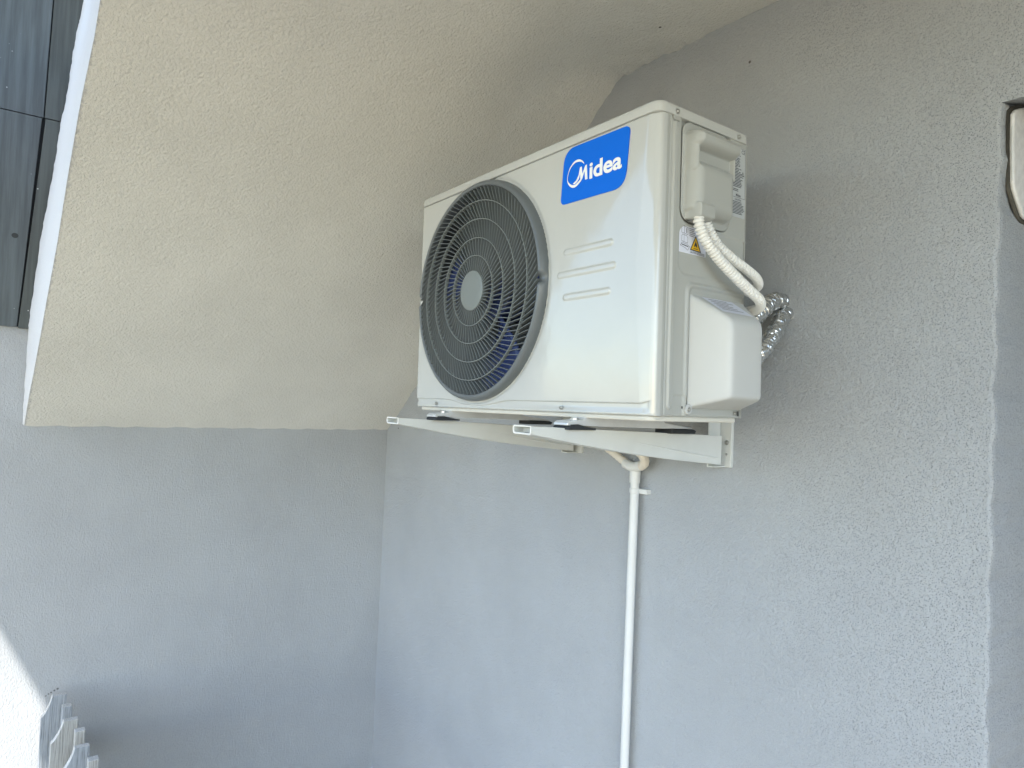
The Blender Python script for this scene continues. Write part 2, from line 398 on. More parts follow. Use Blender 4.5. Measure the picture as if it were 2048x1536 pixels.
# white end face: ruled between the side wall and the soffit's outer edge
Lp = [(-0.7655, -0.105), (-0.7657, -0.0258), (-0.765, 0.0674), (-0.7650, 0.1727), (-0.7631, 0.2273), (-0.756, 0.3341), (-0.7482, 0.454), (-0.7406, 0.5288), (-0.7291, 0.6419), (-0.7221, 0.7207), (-0.7162, 0.8091), (-0.7054, 0.8916), (-0.6988, 0.9812), (-0.6946, 1.0431), (-0.6862, 1.1254), (-0.6756, 1.218), (-0.64, 1.75)]
Rp = [(x, 0) for x in (-1.0214, -0.914, -0.806, -0.695, -0.640, -0.543, -0.443, -0.386, -0.3065, -0.254, -0.1985, -0.1505, -0.1005, -0.067, -0.025, 0.018, 0.2232)]
v = []; f = []; sp1 = spline([(XC+0.0135 if z > 0.2 else XC+0.001, y, z) for y, z in Lp], 8)
def soffz(x): return -0.112+(x-XC)*(0.996/1.2444)
sp2 = spline([(x, near_y(x), soffz(x)-0.0005) for x, z in Rp], 8)
K = 8
for i, (a, b) in enumerate(zip(sp1, sp2)):
    for k in range(K+1):
        t = k/K; p = a.lerp(b, t)
        p.y -= 0.003*math.sin(math.pi*t)*min(1, i/10)
        if k == 0: p.y += 0.0007*math.sin(i*0.9)+0.0005*math.sin(i*2.1)
        v.append(p)
for i in range(len(sp1)-1):
    for k in range(K): f.append((i*(K+1)+k, i*(K+1)+k+1, (i+1)*(K+1)+k+1, (i+1)*(K+1)+k))
link('edge_trim', MB().add(v, f).me(), mat_trim, sof, smooth=True)
# unseen slab added above the frame: throws the shade on the side wall
ro = MB().prism([(0.0, -3.155), (2.3, -3.155-0.7*2.3), (2.3, YW+0.3), (0.0, YW+0.3)], 2, 2.601, 2.75)
tag(link('shade_caster', ro.me(), mat_trim), 'unseen slab added above the stairs to cast shade on the side wall', 'shade caster')

# panel sunk in the recess
pan = empty('recessed_panel', (rx0, 0.52, 0.35), 0, 'off-white panel with rounded lower corner and grimy, shadow-painted edges, set in the wall recess', 'panel')
pp = [(0.4600, 0.522), (0.4605, 0.47), (0.4655, 0.410), (0.470, 0.400), (0.4850, 0.3860), (0.5060, 0.3680), (0.5120, 0.3635), (0.5220, 0.3605), (0.74, 0.3650), (0.74, 0.60), (0.52, 0.549), (0.49, 0.5385), (0.470, 0.530)]
def grow(poly, c, k):
    return [(y+(k if y > c[0] else -k), z+(k if z > c[1] else -k)) for y, z in poly]
PL = [(y-0.52, z-0.35) for y, z in pp]
mp_ = stucco('grimy off-white panel paint', (0.72, 0.72, 0.71), 40, 0.0006, stain=(0.75, 1.05), dots=[((0.008, 0.012, 0.155), 0.006, (0.25, 0.22, 0.17)), ((0.008, 0.0, 0.02), 0.005, (0.28, 0.25, 0.2))], rough=0.4)
MB().prism(PL, 0, 0.004, 0.011).build('panel_face', mp_, pan, bevel=0.003)
MB().prism([(y-0.0022 if y < -0.01 else y, z+(0.006 if z > 0.1 else -0.005)) for y, z in PL], 0, 0.0005, 0.0042).build('shadow_border', plain('grimy sealant', (0.085, 0.08, 0.065), 0.9, grain=(180, 0.003), var=0.5), pan)  # dark border: grime below, the shadow of the top gap painted in
MB().tube(spline([(0.0095, y-0.52-0.0012, z-0.35) for y, z in ((0.4600, 0.50), (0.4608, 0.46), (0.4650, 0.412))], 6), 0.0014, 6).build('edge_bead', mat_pipe, pan)

# ------------------------------------------------------------ air conditioner (local frame: x width, y depth, z up)
WID, DEP, HEI = 0.77, 0.2404, 0.5157
ac = empty('air_conditioner', (0, 0, 0), 0, 'white outdoor air conditioner with round grey fan grille and blue badge, on wall brackets', 'air conditioner')
ac.matrix_world = Matrix(((0.99996545, 0, -0.00831245, 0), (-0.00003967, 0.99998861, -0.00477212, 0), (0.00831235, 0.00477229, 0.99995406, 0), (0, 0, 0, 1)))
FX, FZ = 0.262, 0.256       # fan axis

def bevel_x(z): return np.interp(z, [0, 0.03, 0.15, 0.256, 0.40, 0.50], [0.748, 0.743, 0.734, 0.727, 0.740, 0.749])
def capsule(x, z, x0, x1, zc, hh):
    dx = np.maximum(0, np.maximum(x0+hh-x, x-(x1-hh))); return np.hypot(dx, z-zc)
def front(U, Z):
    X = np.minimum(U, WID); xk = bevel_x(Z)
    t = np.clip((X-xk)/(0.763-xk), 0, None); Y = 0.0052*np.minimum(t, 1)**1.25
    t2 = np.clip((X-0.760)/0.010, 0, 1); Y = Y+0.0085*(1-np.sqrt(1-np.minimum(t2, 0.9999)**2))
    Y = np.where(U > WID, np.maximum(Y, 0.0137+(U-WID)), Y)
    t3 = np.clip((0.006-X)/0.006, 0, 1); Y = Y+0.006*(1-np.sqrt(1-np.minimum(t3, 0.9999)**2))
    Y = np.where(U < 0, 0.006-U, Y); X = np.maximum(X, 0)
    # faint doming of the pressed sheet
    Y = Y-0.0008*np.sin(np.clip(X/WID, 0, 1)*math.pi)*np.sin(np.clip(Z/0.5, 0, 1)*math.pi)
    # pressed ribs
    for (a, b, zc) in ((0.545, 0.675, 0.2965), (0.529, 0.683, 0.2555), (0.547, 0.672, 0.2125)):
        d = capsule(X, Z, a, b, zc, 0.0068); Y = Y-0.0019*(1-sstep(0.0026, 0.0074, d))
    # shallow seat round the grille
    r = np.hypot(X-FX, Z-FZ); Y = Y+0.0022*sstep(0.2385, 0.2405, r)*(1-sstep(0.2425, 0.2475, r))
    # crease along the bottom, dipping under the fan
    zc = 0.0205-0.0125*np.exp(-(np.abs(X-0.262)/0.085)**3.0)
    zc = np.where(X > 0.745, zc+(X-0.745)*0.25, zc)
    low = 1-sstep(zc-0.0016, zc+0.0004, Z)
    fade = 1-sstep(0.753, 0.765, X)
    Y = Y+low*fade*0.0042-fade*0.0028*(1-sstep(0.0, 0.014, Z))*low
    # roll the lower edge under
    t4 = np.clip((0.004-Z)/0.004, 0, 1); Y = Y+0.003*(1-np.sqrt(1-np.minimum(t4, 0.999)**2))
    # top edge tucks beneath the lid
    Y = Y+0.0015*sstep(0.4935, 0.4955, Z)
    X = np.where((Z < 0.0195) & (U < 0.006), np.maximum(X, 0.0045), X)
    return X, Y, Z
us = np.concatenate([[-0.014, -0.006, 0.0], np.linspace(0.0006, 0.006, 8), np.arange(0.01, 0.52, 0.0035), np.arange(0.5205, 0.70, 0.0016), np.arange(0.7005, 0.7585, 0.002), np.linspace(0.7595, 0.77, 14), [0.7725, 0.7775]])
vz = np.concatenate([np.linspace(0, 0.034, 52), np.arange(0.036, 0.196, 0.003), np.arange(0.197, 0.308, 0.0011), np.arange(0.310, 0.489, 0.003), np.linspace(0.4895, 0.4955, 8)])
grid('front_panel', us, vz, front, mat_case, ac, keep=lambda u, z_: np.hypot(u-FX, z_-FZ) > 0.231, flip=False)

# casing shell
sh = MB().box(0.001, 0.0025, 0.012, 0.2385, 0.002, 0.497).box(0.0, WID-0.002, 0.2385, 0.2404, 0.0, 0.497).box(0.0025, WID-0.004, 0.02, 0.2385, 0.0005, 0.003)
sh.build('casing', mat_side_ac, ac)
sh = MB().box(0.505, 0.507, 0.02, 0.238, 0.003, 0.496); sh.build('bulkhead', mat_dark, ac)
# base pan
MB().prism(rrect(0.008, 0.764, 0.007, 0.2375, 0.014), 2, -0.0085, 0.0004).build('base_pan', mat_base, ac, bevel=0.0025)
# lid
def rr_ring(off, z, n=8): return [(x, y, z) for x, y in rrect(-0.0015+off, 0.7725-off, -0.0018+off, 0.2425-off, [0.017, 0.016, 0.016, 0.010], n)]
lv = []; levels = [(0.0012, 0.4962), (0.0, 0.4968), (0.0, 0.508), (0.0005, 0.5115), (0.002, 0.5142), (0.0045, 0.5157), (0.009, 0.5162), (0.05, 0.5165)]
for off, z in levels: lv += rr_ring(off if off < 0.012 else 0.012, z)
nn = len(rr_ring(0, 0)); f = [(i*nn+k, i*nn+(k+1) % nn, (i+1)*nn+(k+1) % nn, (i+1)*nn+k) for i in range(len(levels)-1) for k in range(nn)]
f += [tuple(range((len(levels)-1)*nn, len(levels)*nn)), tuple(range(nn))[::-1]]
lid = MB().add(lv, f).build('top_lid', mat_case, ac, smooth=True, angle=50)
MB().box(0.7705, 0.7722, 0.0335, 0.050, 0.4895, 0.4975).build('lid_tab', mat_side_ac, ac, bevel=0.0006)

# side panel: heightfield over (y, z)
SX = 0.7692
def rrd(y, z, y0, y1, z0, z1, r):
    """signed distance to a rounded rectangle"""
    qx = np.abs(y-(y0+y1)/2)-(y1-y0)/2+r; qz = np.abs(z-(z0+z1)/2)-(z1-z0)/2+r
    return np.hypot(np.maximum(qx, 0), np.maximum(qz, 0))+np.minimum(np.maximum(qx, qz), 0)-r
def side(U, Z):
    Y = U; h = np.zeros_like(U)
    # upright rib
    d = np.hypot(Y-0.0425, np.maximum(0, np.maximum(0.018-Z, Z-0.484))); h += 0.0034*(1-sstep(0.0035, 0.0072, d))
    d = np.hypot(Y-0.0300, np.maximum(0, np.maximum(0.004-Z, Z-0.495))); h -= 0.0012*(1-sstep(0.0, 0.0025, d))
    # recess behind the wiring cover
    d = rrd(Y, Z, 0.0575, 0.190, 0.3255, 0.53, 0.022); h -= 0.006*(1-sstep(-0.0012, 0.0004, d))
    # big soft recess below it
    d = rrd(Y, Z, 0.056, 0.30, 0.236, 0.322, 0.02); h -= 0.0014*(1-sstep(-0.005, 0.001, d))
    # raised tray round the valve cover
    d = rrd(Y, Z, 0.0765, 0.30, -0.1, 0.2275, 0.018); h += 0.0030*(1-sstep(-0.005, 0.0008, d))
    d = rrd(Y, Z, 0.0850, 0.30, -0.1, 0.2205, 0.014); h -= 0.0035*(1-sstep(-0.004, 0.0008, d))
    d = rrd(Y, Z, 0.051, 0.30, -0.1, 0.036, 0.004); h -= 0.0012*(1-sstep(-0.002, 0.001, d))
    t = np.clip((Y-0.2335)/0.007, 0, 1); h -= 0.007*(1-np.sqrt(1-np.minimum(t, 0.999)**2))
    # lower tape ridge
    t = np.clip((0.003-Z)/0.003, 0, 1); h -= 0.003*t*t
    return SX+h, Y, Z
ys = np.unique(np.concatenate([np.arange(0.0215, 0.062, 0.0009), np.arange(0.062, 0.24, 0.0018), np.linspace(0.2335, 0.2404, 8)]))
zs = np.unique(np.concatenate([np.arange(0.0, 0.045, 0.0012), np.arange(0.045, 0.2, 0.004), np.arange(0.2, 0.345, 0.0014), np.arange(0.345, 0.48, 0.004), np.arange(0.48, 0.497, 0.0012)]))
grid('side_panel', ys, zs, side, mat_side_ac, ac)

# wiring cover with moulded hand grip: heightfield
def cover(U, Z):
    Y = U; e = rrd(Y, Z, 0.059, 0.1885, 0.327, 0.4955, 0.021)
    h = 0.0012*(1-sstep(-0.0015, 0.0, e))
    def blk(y0, y1, z0, z1, r, slope, H):
        d = -rrd(Y, Z, y0, y1, z0, z1, r); t = np.clip(d/slope, 0, 1); return H*np.sqrt(np.clip(1-(1-t)**2, 0, 1))
    body = blk(0.064, 0.1775, 0.338, 0.431, 0.014, 0.024, 0.0270)
    hood = blk(0.064, 0.1820, 0.447, 0.479, 0.012, 0.014, 0.034)
    sideL = blk(0.064, 0.0850, 0.405, 0.475, 0.006, 0.0105, 0.0225)
    floor = blk(0.064, 0.1790, 0.350, 0.470, 0.008, 0.010, 0.0100)
    boss = blk(0.0695, 0.1155, 0.3275, 0.358, 0.006, 0.006, 0.0300)
    lip = blk(0.1715, 0.1785, 0.41, 0.47, 0.003, 0.0035, 0.0200)
    h = h+np.maximum.reduce([body, hood, sideL, floor, boss, lip])
    return 0.7695+h, Y, Z
ys = np.arange(0.059, 0.1890, 0.0011); zs = np.arange(0.327, 0.4960, 0.0011)
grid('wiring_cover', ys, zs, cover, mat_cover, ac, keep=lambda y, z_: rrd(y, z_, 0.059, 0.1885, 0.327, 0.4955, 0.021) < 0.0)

# valve cover
def valve(U, Z):
    Y = U
    a = (Y-0.0885)/0.030; b = (0.2395-Y)/0.032; c_ = (0.2065-Z)/0.043; d = (Z-0.0150)/0.017
    st = np.stack([a, b, c_, d, np.ones_like(a)], 0); k = 9.0
    m = -np.log(np.exp(-k*np.clip(st, -1, 3)).sum(0))/k
    m = np.clip(m, 0, 1)
    return 0.7695+0.064*m, Y, Z
grid('valve_cover', np.arange(0.0885, 0.2400, 0.0015), np.arange(0.0145, 0.2070, 0.0015), valve, mat_valve, ac)
# mounting ear of the valve cover
MB().prism([(0.0875+0.0085*math.cos(a), 0.0125+0.0085*math.sin(a)) for a in np.linspace(0, 2*math.pi, 20, endpoint=False)], 0, 0.768, 0.7745).build('mounting_ear', mat_valve, ac, bevel=0.0012)

# screws: domed head on a washer, facing +x or -y
def screw(name, loc, axis, r=0.0046, parent=ac, mat=mat_screw):
    m = MB(); pr = [(0.0001, 0.0), (r*0.42, 0.0), (r*0.46, 0.0005), (r*0.5, -0.0006+0.0005)]
    m.lathe([(0.0001, -0.0016), (r*0.25, -0.0016), (r*0.30, -0.0026), (r*0.50, -0.0024), (r*0.66, -0.0014), (r*0.70, -0.0006), (r, -0.0005), (r*1.02, 0.0004)], 20)
    o = m.build(name, mat, parent, smooth=True, angle=50); o.location = loc
    o.rotation_euler = (0, 0, R(90)) if axis == 'x' else (0, 0, 0)
    return o
for y in (0.042, 0.208): screw('screw', (0.7731, y, 0.5035), 'x')
screw('screw', (0.7750, 0.0875, 0.0122), 'x', 0.0040)
screw('screw', (0.7695, 0.2190, 0.0085), 'x', 0.0036)
for x in (0.097, 0.550): screw('screw', (x, 0.0, 0.0085), 'y', 0.0042)
MB().box(0.769, 0.7706, 0.0745, 0.0762, 0.0135, 0.0175).build('slot', mat_dark, ac)
MB().box(0.769, 0.7706, 0.2265, 0.2300, 0.0035, 0.0125).build('slot', mat_dark, ac)

# fan grille
gr = empty('fan_grille', (0, 0, 0)); gr.parent = ac
def notch(a, j, r, y):
    d = min(abs((a+math.pi) % (2*math.pi)-math.pi), abs(a-math.pi))     # distance to 0 or pi
    b = max(0, 1-(d/R(2.6))**4)
    if j >= 6: r -= 0.007*b
    if y < 0: y *= (1-0.62*b)
    return r, y
MB().lathe([(0.2400, 0.0022), (0.2398, -0.006), (0.2385, -0.0115), (0.2355, -0.0158), (0.2320, -0.0174), (0.2290, -0.0176), (0.2272, -0.0168), (0.2262, -0.014), (0.2260, 0.016)], 360, FX, FZ, mod=notch).build('rim', mat_rim, gr, smooth='all')
radii = [0.0430, 0.0765, 0.1150, 0.1555, 0.1950, 0.2266]; cnt = [48, 60, 84, 96, 100]
def dome(r): return -0.0172
sp = MB(); YB = -0.0082
def sw_ang(r):       # accumulated swirl
    t = np.clip((r-0.043)/(0.2266-0.043), 0, 1); return 0.62*t**1.35
for ring in range(5):
    ra, rb = radii[ring], radii[ring+1]; n = cnt[ring]; ph = rng.rand()*2*math.pi/n
    for k in range(n):
        V = []; S = 7
        for s in range(S+1):
            r = ra+(rb-ra)*s/S; a = 2*math.pi*k/n+ph+float(sw_ang(r))+0.05*math.sin(math.pi*s/S)*(0.05/ max(r, 0.05))
            c_, s_ = math.cos(a), math.sin(a); th = 0.00072
            V += [(FX+r*c_-th*s_, -0.0172, FZ+r*s_+th*c_), (FX+r*c_+th*s_, -0.0172, FZ+r*s_-th*c_),
                  (FX+r*c_+0.75*th*s_, YB, FZ+r*s_-0.75*th*c_), (FX+r*c_-0.75*th*s_, YB, FZ+r*s_+0.75*th*c_)]
        F = []
        for s in range(S):
            for q in range(4): F.append((s*4+q, s*4+(q+1) % 4, s*4+4+(q+1) % 4, s*4+4+q))
        sp.add(V, F)
me = bpy.data.meshes.new('blades'); me.from_pydata(sp.v, [], sp.f); me.update()
link('guard_blades', me, mat_grille, gr)
rg = MB()
for r in radii[1:5]: rg.lathe([(r-0.00075, -0.0182), (r+0.00075, -0.0182), (r+0.0009, -0.011), (r-0.0009, -0.011)], 160, FX, FZ, close=True)
rg.build('guard_rings', mat_hub, gr, smooth=True)
MB().lathe([(0.0001, -0.0205), (0.030, -0.0205), (0.0395, -0.0200), (0.0432, -0.0188), (0.0438, -0.012), (0.0438, -0.004)], 72, FX, FZ).build('hub_cap', mat_hub, gr, smooth=True)
MB().lathe([(0.2335, 0.003), (0.2262, 0.006), (0.2235, 0.03), (0.2235, 0.085), (0.2300, 0.12), (0.2300, 0.19), (0.0001, 0.19)], 72, FX, FZ).build('fan_shroud', mat_dark, ac, smooth=True)
fan = empty('fan', (FX, 0.0, FZ)); fan.parent = ac
MB().lathe([(0.0001, 0.035), (0.045, 0.035), (0.058, 0.042), (0.060, 0.12)], 40).build('fan_hub', mat_fan, fan, smooth=True)
for b in range(3):
    v = []; f = []; S, T = 14, 10; a0 = R(-128+120*b)
    for i in range(S+1):
        r = 0.055+(0.212-0.055)*i/S
        for j in range(T+1):
            t = j/T; span = R(72+20*i/S); a = a0+span*t-0.30*(i/S)**2
            v.append((r*math.cos(a), 0.105-0.065*t-0.010*math.sin(math.pi*t), r*math.sin(a)))
    for i in range(S):
        for j in range(T): f.append((i*(T+1)+j, i*(T+1)+j+1, (i+1)*(T+1)+j+1, (i+1)*(T+1)+j))
    o = MB().add(v, f).build('fan_blade', mat_fan, fan, smooth='all'); s_ = o.modifiers.new('solid', 'SOLIDIFY'); s_.thickness = 0.003

# badge
def round_poly(P, rad, n=7):
    o = []; m = len(P)
    for i in range(m):
        p = Vector(P[i]); a = (Vector(P[i-1])-p); b = (Vector(P[(i+1) % m])-p); r = rad[i]
        s = p+a.normalized()*r; e = p+b.normalized()*r
        for k in range(n+1):
            t = k/n; o.append(tuple(s*(1-t)**2+p*2*t*(1-t)+e*t*t))
    return o
def ysurf(x, z):
    X, Y, Z = front(np.array([x]), np.array([z])); return float(Y[0])
bd = round_poly([(0.5405, 0.4915), (0.7085, 0.4895), (0.6995, 0.3855), (0.5325, 0.3885)], [0.030, 0.013, 0.030, 0.012])
def sheet(name, poly, lift, mat, parent, sub=True):
    bm = bmesh.new(); vs = [bm.verts.new((x, 0, z)) for x, z in poly]; bm.faces.new(vs)
    bmesh.ops.triangulate(bm, faces=bm.faces)
    for v_ in bm.verts: v_.co.y = ysurf(v_.co.x, v_.co.z)-lift
    me = bpy.data.meshes.new(name); bm.to_mesh(me); bm.free(); return link(name, me, mat, parent)
badge = MB().prism(bd, 1, -0.0018, 0.0006).build('logo_badge', mat_blue, ac)
BY = -0.0021
let = MB()
Mp = [(0.5665,0.4219),(0.5759,0.4262),(0.5818,0.4346),(0.585,0.4479),(0.5897,0.4483),(0.5918,0.4343),(0.5991,0.4481),(0.603,0.4487),(0.6057,0.4217),(0.5995,0.4218),(0.5973,0.4383),(0.5918,0.4257),(0.5873,0.4213),(0.5857,0.4358),(0.583,0.4278),(0.5777,0.4225),(0.5706,0.4198)]
let.prism(Mp, 1, BY, BY+0.0006)
Cp = [(0.5958,0.4522,0.0008),(0.59,0.458,0.0023),(0.5803,0.4617,0.0034),(0.5707,0.4614,0.0031),(0.5613,0.4562,0.0021),(0.5552,0.4489,0.0014),(0.5516,0.4387,0.001),(0.5513,0.4311,0.0013),(0.5558,0.4239,0.0026),(0.5634,0.4182,0.0036),(0.5716,0.4163,0.0040),(0.5795,0.4188,0.0038),(0.5872,0.4235,0.0032),(0.5917,0.4278,0.0016)]
cs = spline([(a, w_, b) for a, b, w_ in Cp], 6)
A = []; B = []
for i, p in enumerate(cs):
    q = cs[min(i+1, len(cs)-1)]-cs[max(i-1, 0)]; n_ = Vector((-q.z, q.x)).normalized()*p.y*0.62
    A.append((p.x+n_.x, BY-0.0001, p.z+n_.y)); B.append((p.x-n_.x, BY-0.0001, p.z-n_.y))
n_ = len(A); let.add(A+B, [(i, i+1, n_+i+1, n_+i) for i in range(n_-1)])
let.build('emblem', mat_white, badge)
def text_mesh(name, s, x0, x1, z0, z1, plane, pos, mat, parent, shear=0.0, off=0.0, ext=0.0004, rise=0.0, bold=None):
    """text fitted to a box; plane 'xz' faces -y, plane 'yz' faces +x"""
    cu = bpy.data.curves.new(name, 'FONT'); cu.body = s; cu.size = 1; cu.offset = off; cu.extrude = 0.0; cu.resolution_u = 6
    if shear: cu.shear = shear
    to = bpy.data.objects.new(name, cu); C.objects.link(to); dg = bpy.context.evaluated_depsgraph_get(); dg.update()
    me = bpy.data.meshes.new_from_object(to.evaluated_get(dg)); bpy.data.objects.remove(to)
    xs = [v_.co.x for v_ in me.vertices]; zs_ = [v_.co.y for v_ in me.vertices]
    a, b, c_, d = min(xs), max(xs), min(zs_), max(zs_)
    for v_ in me.vertices:
        u = x0+(v_.co.x-a)/(b-a)*(x1-x0); w_ = z0+(v_.co.y-c_)/(d-c_)*(z1-z0)+rise*(v_.co.x-a)/(b-a)
        v_.co = (u, pos, w_) if plane == 'xz' else (pos, u, w_)
    me.update(); return link(name, me, mat, parent)
text_mesh('lettering', 'idea', 0.6108, 0.6915, 0.4195, 0.4505, 'xz', BY-0.0001, mat_white, badge, off=0.028)

# rating label and fine print
lab = MB().box(0.7692, 0.7697, 0.1915, 0.2345, 0.3600, 0.4870).build('rating_label', mat_film, ac)
ink = MB(); LX = 0.7699
def dash(y0, y1, z, h=0.0013): ink.add([(LX, y0, z), (LX, y1, z), (LX, y1, z+h), (LX, y0, z+h)], [(0, 1, 2, 3)])
def frame(y0, y1, z0, z1, w_=0.0006):
    for q in ((y0, y1, z0, z0+w_), (y0, y1, z1-w_, z1), (y0, y0+w_, z0+w_, z1-w_), (y1-w_, y1, z0+w_, z1-w_)):
        ink.add([(LX, q[0], q[2]), (LX, q[1], q[2]), (LX, q[1], q[3]), (LX, q[0], q[3])], [(0, 1, 2, 3)])
frame(0.1925, 0.2335, 0.3955, 0.4860)
dash(0.2000, 0.2160, 0.4810, 0.0018)
z = 0.4765
while z > 0.4120:
    r_ = 0.205+0.012*rng.rand() if z > 0.44 else 0.217+0.012*rng.rand()
    dash(0.1940, r_, z)
    if z > 0.44 and rng.rand() < 0.8: dash(r_+0.0015, r_+0.0015+0.007*rng.rand()+0.002, z)
    z -= 0.0027
for z in (0.4095, 0.4068): dash(0.1940, 0.2140, z)
z = 0.3870
while z > 0.3640:
    dash(0.1940, 0.2240+0.009*rng.rand(), z, 0.0012); z -= 0.0026
for (y0, z0) in ((0.2265, 0.4405),):
    ink.add([(LX, y0-0.0045, z0-0.004), (LX, y0+0.0045, z0-0.004), (LX, y0, z0+0.005), (LX-0.00001, y0-0.0025, z0-0.0026), (LX, y0+0.0025, z0-0.0026), (LX, y0, z0+0.0026)], [(0, 1, 4, 3), (1, 2, 5, 4), (2, 0, 3, 5)])
ink.build('fine_print', mat_ink, lab)
text_mesh('fine_print', 'Midea', 0.2075, 0.2215, 0.3975, 0.4025, 'yz', LX, mat_ink, lab, off=0.02)
text_mesh('fine_print', 'CAUTION', 0.2045, 0.2225, 0.3898, 0.3935, 'yz', LX, mat_ink, lab, off=0.02)
text_mesh('fine_print', 'CE', 0.2215, 0.2315, 0.4768, 0.4840, 'yz', LX, mat_ink, lab, off=0.01)

# flammable-gas warning label
wl = MB().box(0.7668, 0.7684, 0.0592, 0.1285, 0.2745, 0.3215).build('warning_label', mat_paper, ac)
LX = 0.7687; ink = MB()
def poly_line(P, w_=0.0006, close=True):
    n = len(P)
    for i in range(n if close else n-1):
        a = Vector(P[i]); b = Vector(P[(i+1) % n]); d = (b-a); 
        if d.length < 1e-6: continue
        nn_ = Vector((-d.y, d.x)).normalized()*w_/2; d = d.normalized()*w_*0.4
        a -= d; b += d
        ink.add([(LX, *(a+nn_)), (LX, *(b+nn_)), (LX, *(b-nn_)), (LX, *(a-nn_))], [(0, 1, 2, 3)])
frame2 = poly_line
poly_line([(0.0645, 0.3075), (0.0715, 0.3070), (0.0715, 0.3190), (0.0645, 0.3190)]); poly_line([(0.0715, 0.3070), (0.0805, 0.3055), (0.0805, 0.3175), (0.0715, 0.3190)])
poly_line([(0.0770, 0.3085), (0.0770, 0.3155)], 0.0013, False)
poly_line([(0.0650, 0.2935), (0.0650, 0.3020), (0.0675, 0.3050), (0.0710, 0.3045), (0.0710, 0.2925)]); poly_line([(0.0710, 0.2925), (0.0710, 0.3045), (0.0775, 0.3035), (0.0805, 0.3005), (0.0805, 0.2915)])
poly_line([(0.0620, 0.2855), (0.0655, 0.2910), (0.0725, 0.2900), (0.0775, 0.2895), (0.0855, 0.2865), (0.0810, 0.2795), (0.0740, 0.2830), (0.0690, 0.2840)])
poly_line([(0.0655, 0.2878), (0.0815, 0.2858)], 0.0016, False)
for k in range(5): poly_line([(0.0845, 0.3170-k*0.0030), (0.0945+0.004*rng.rand(), 0.3165-k*0.0030)], 0.0008, False)
ink.build('pictogram', mat_ink, wl)
tri = MB().add([(LX-0.0001, 0.0880, 0.2820), (LX-0.0001, 0.1145, 0.2810), (LX-0.0001, 0.1012, 0.3060)], [(0, 1, 2)]); tri.build('warning_triangle', mat_yellow, wl)
ink = MB(); LX += 0.0001
poly_line([(0.0880, 0.2820), (0.1145, 0.2810), (0.1012, 0.3060)], 0.0018)
ink.add([(LX, y, z) for y, z in ((0.0985, 0.2870), (0.0975, 0.2900), (0.0985, 0.2930), (0.1000, 0.2950), (0.1003, 0.2985), (0.1025, 0.2955), (0.1045, 0.2925), (0.1050, 0.2895), (0.1040, 0.2870), (0.1022, 0.2890), (0.1012, 0.2910), (0.1002, 0.2890))], [tuple(range(12))])
poly_line([(0.0960, 0.2850), (0.1065, 0.2846)], 0.0011, False)
ink.build('pictogram', mat_ink, wl)
text_mesh('fine_print', 'CAUTION', 0.0870, 0.1030, 0.2762, 0.2796, 'yz', LX, mat_ink, wl, off=0.02)
ink = MB(); LX = 0.7689
for k in range(3): poly_line([(0.1045, 0.2793-k*0.0016), (0.1250, 0.2788-k*0.0016)], 0.0007, False)
ink.build('fine_print', mat_ink, wl)
# label stuck on top of the valve cover
lv_ = MB(); P = []
for (y, z) in ((0.112, 0.2035), (0.196, 0.2035), (0.200, 0.1745), (0.118, 0.1760)):
    X, Y, Z = valve(np.array([y]), np.array([z])); P.append((float(X[0])+0.0010, y, z+0.0006))
vl = lv_.add(P, [(0, 1, 2, 3)]).build('valve_label', mat_paper, ac)
ink = MB(); c0, c1, c2, c3 = [Vector(p) for p in P]
def on_l(u, w_): return c0.lerp(c1, u).lerp(c3.lerp(c2, u), w_)+Vector((0.0004, 0, 0.0004))
for k in range(6):
    u1 = 0.55+0.35*rng.rand(); w_ = 0.12+k*0.13
    ink.add([on_l(0.12, w_), on_l(u1, w_), on_l(u1, w_+0.03), on_l(0.12, w_+0.03)], [(0, 1, 2, 3)])
ink.build('fine_print', mat_ink, vl)

# feet under the unit
def foot(x, dz=0):
    pr = [(-0.036, -0.0225), (-0.036, -0.0180), (-0.030, -0.0142), (0.000, -0.0120), (0.010, -0.0060), (0.024, -0.0030), (0.205, -0.0060), (0.220, -0.0150), (0.300, -0.0240), (0.302, -0.0265), (0.25, -0.0265), (0.05, -0.0235)]
    f_ = MB().prism([(y, z+dz) for y, z in pr], 0, x-0.019, x+0.019).build('foot', mat_galv, ac, bevel=0.0015)
    MB().prism([(c+0.0065*math.cos(a), -0.004+0.0065*math.sin(a)) for c in (x,) for a in np.linspace(0, 2*math.pi, 6, endpoint=False)], 2, -0.0135+dz, -0.0088+dz).build('bolt', mat_screw, f_)
    w_ = MB(); w_.prism([(x+0.0105*math.cos(a), -0.004+0.0105*math.sin(a)) for a in np.linspace(0, 2*math.pi, 20, endpoint=False)], 2, -0.0152+dz, -0.0136+dz); w_.build('washer', mat_galv, f_)
    MB().prism([(-0.034, -0.0300), (-0.0345, -0.0250), (-0.028, -0.0205), (-0.012, -0.0200), (0.008, -0.0240), (0.030, -0.0268), (0.030, -0.0300)][::-1], 0, x-0.022, x+0.022).build('rubber_pad', mat_rubber, f_, bevel=0.001)
    MB().prism([(0.235, -0.0272), (0.302, -0.0272), (0.310, -0.0300), (0.306, -0.0360), (0.235, -0.0360)], 0, x-0.022, x+0.022).build('rubber_pad', mat_rubber, f_, bevel=0.001)
foot(0.137, 0); foot(0.592, 0)

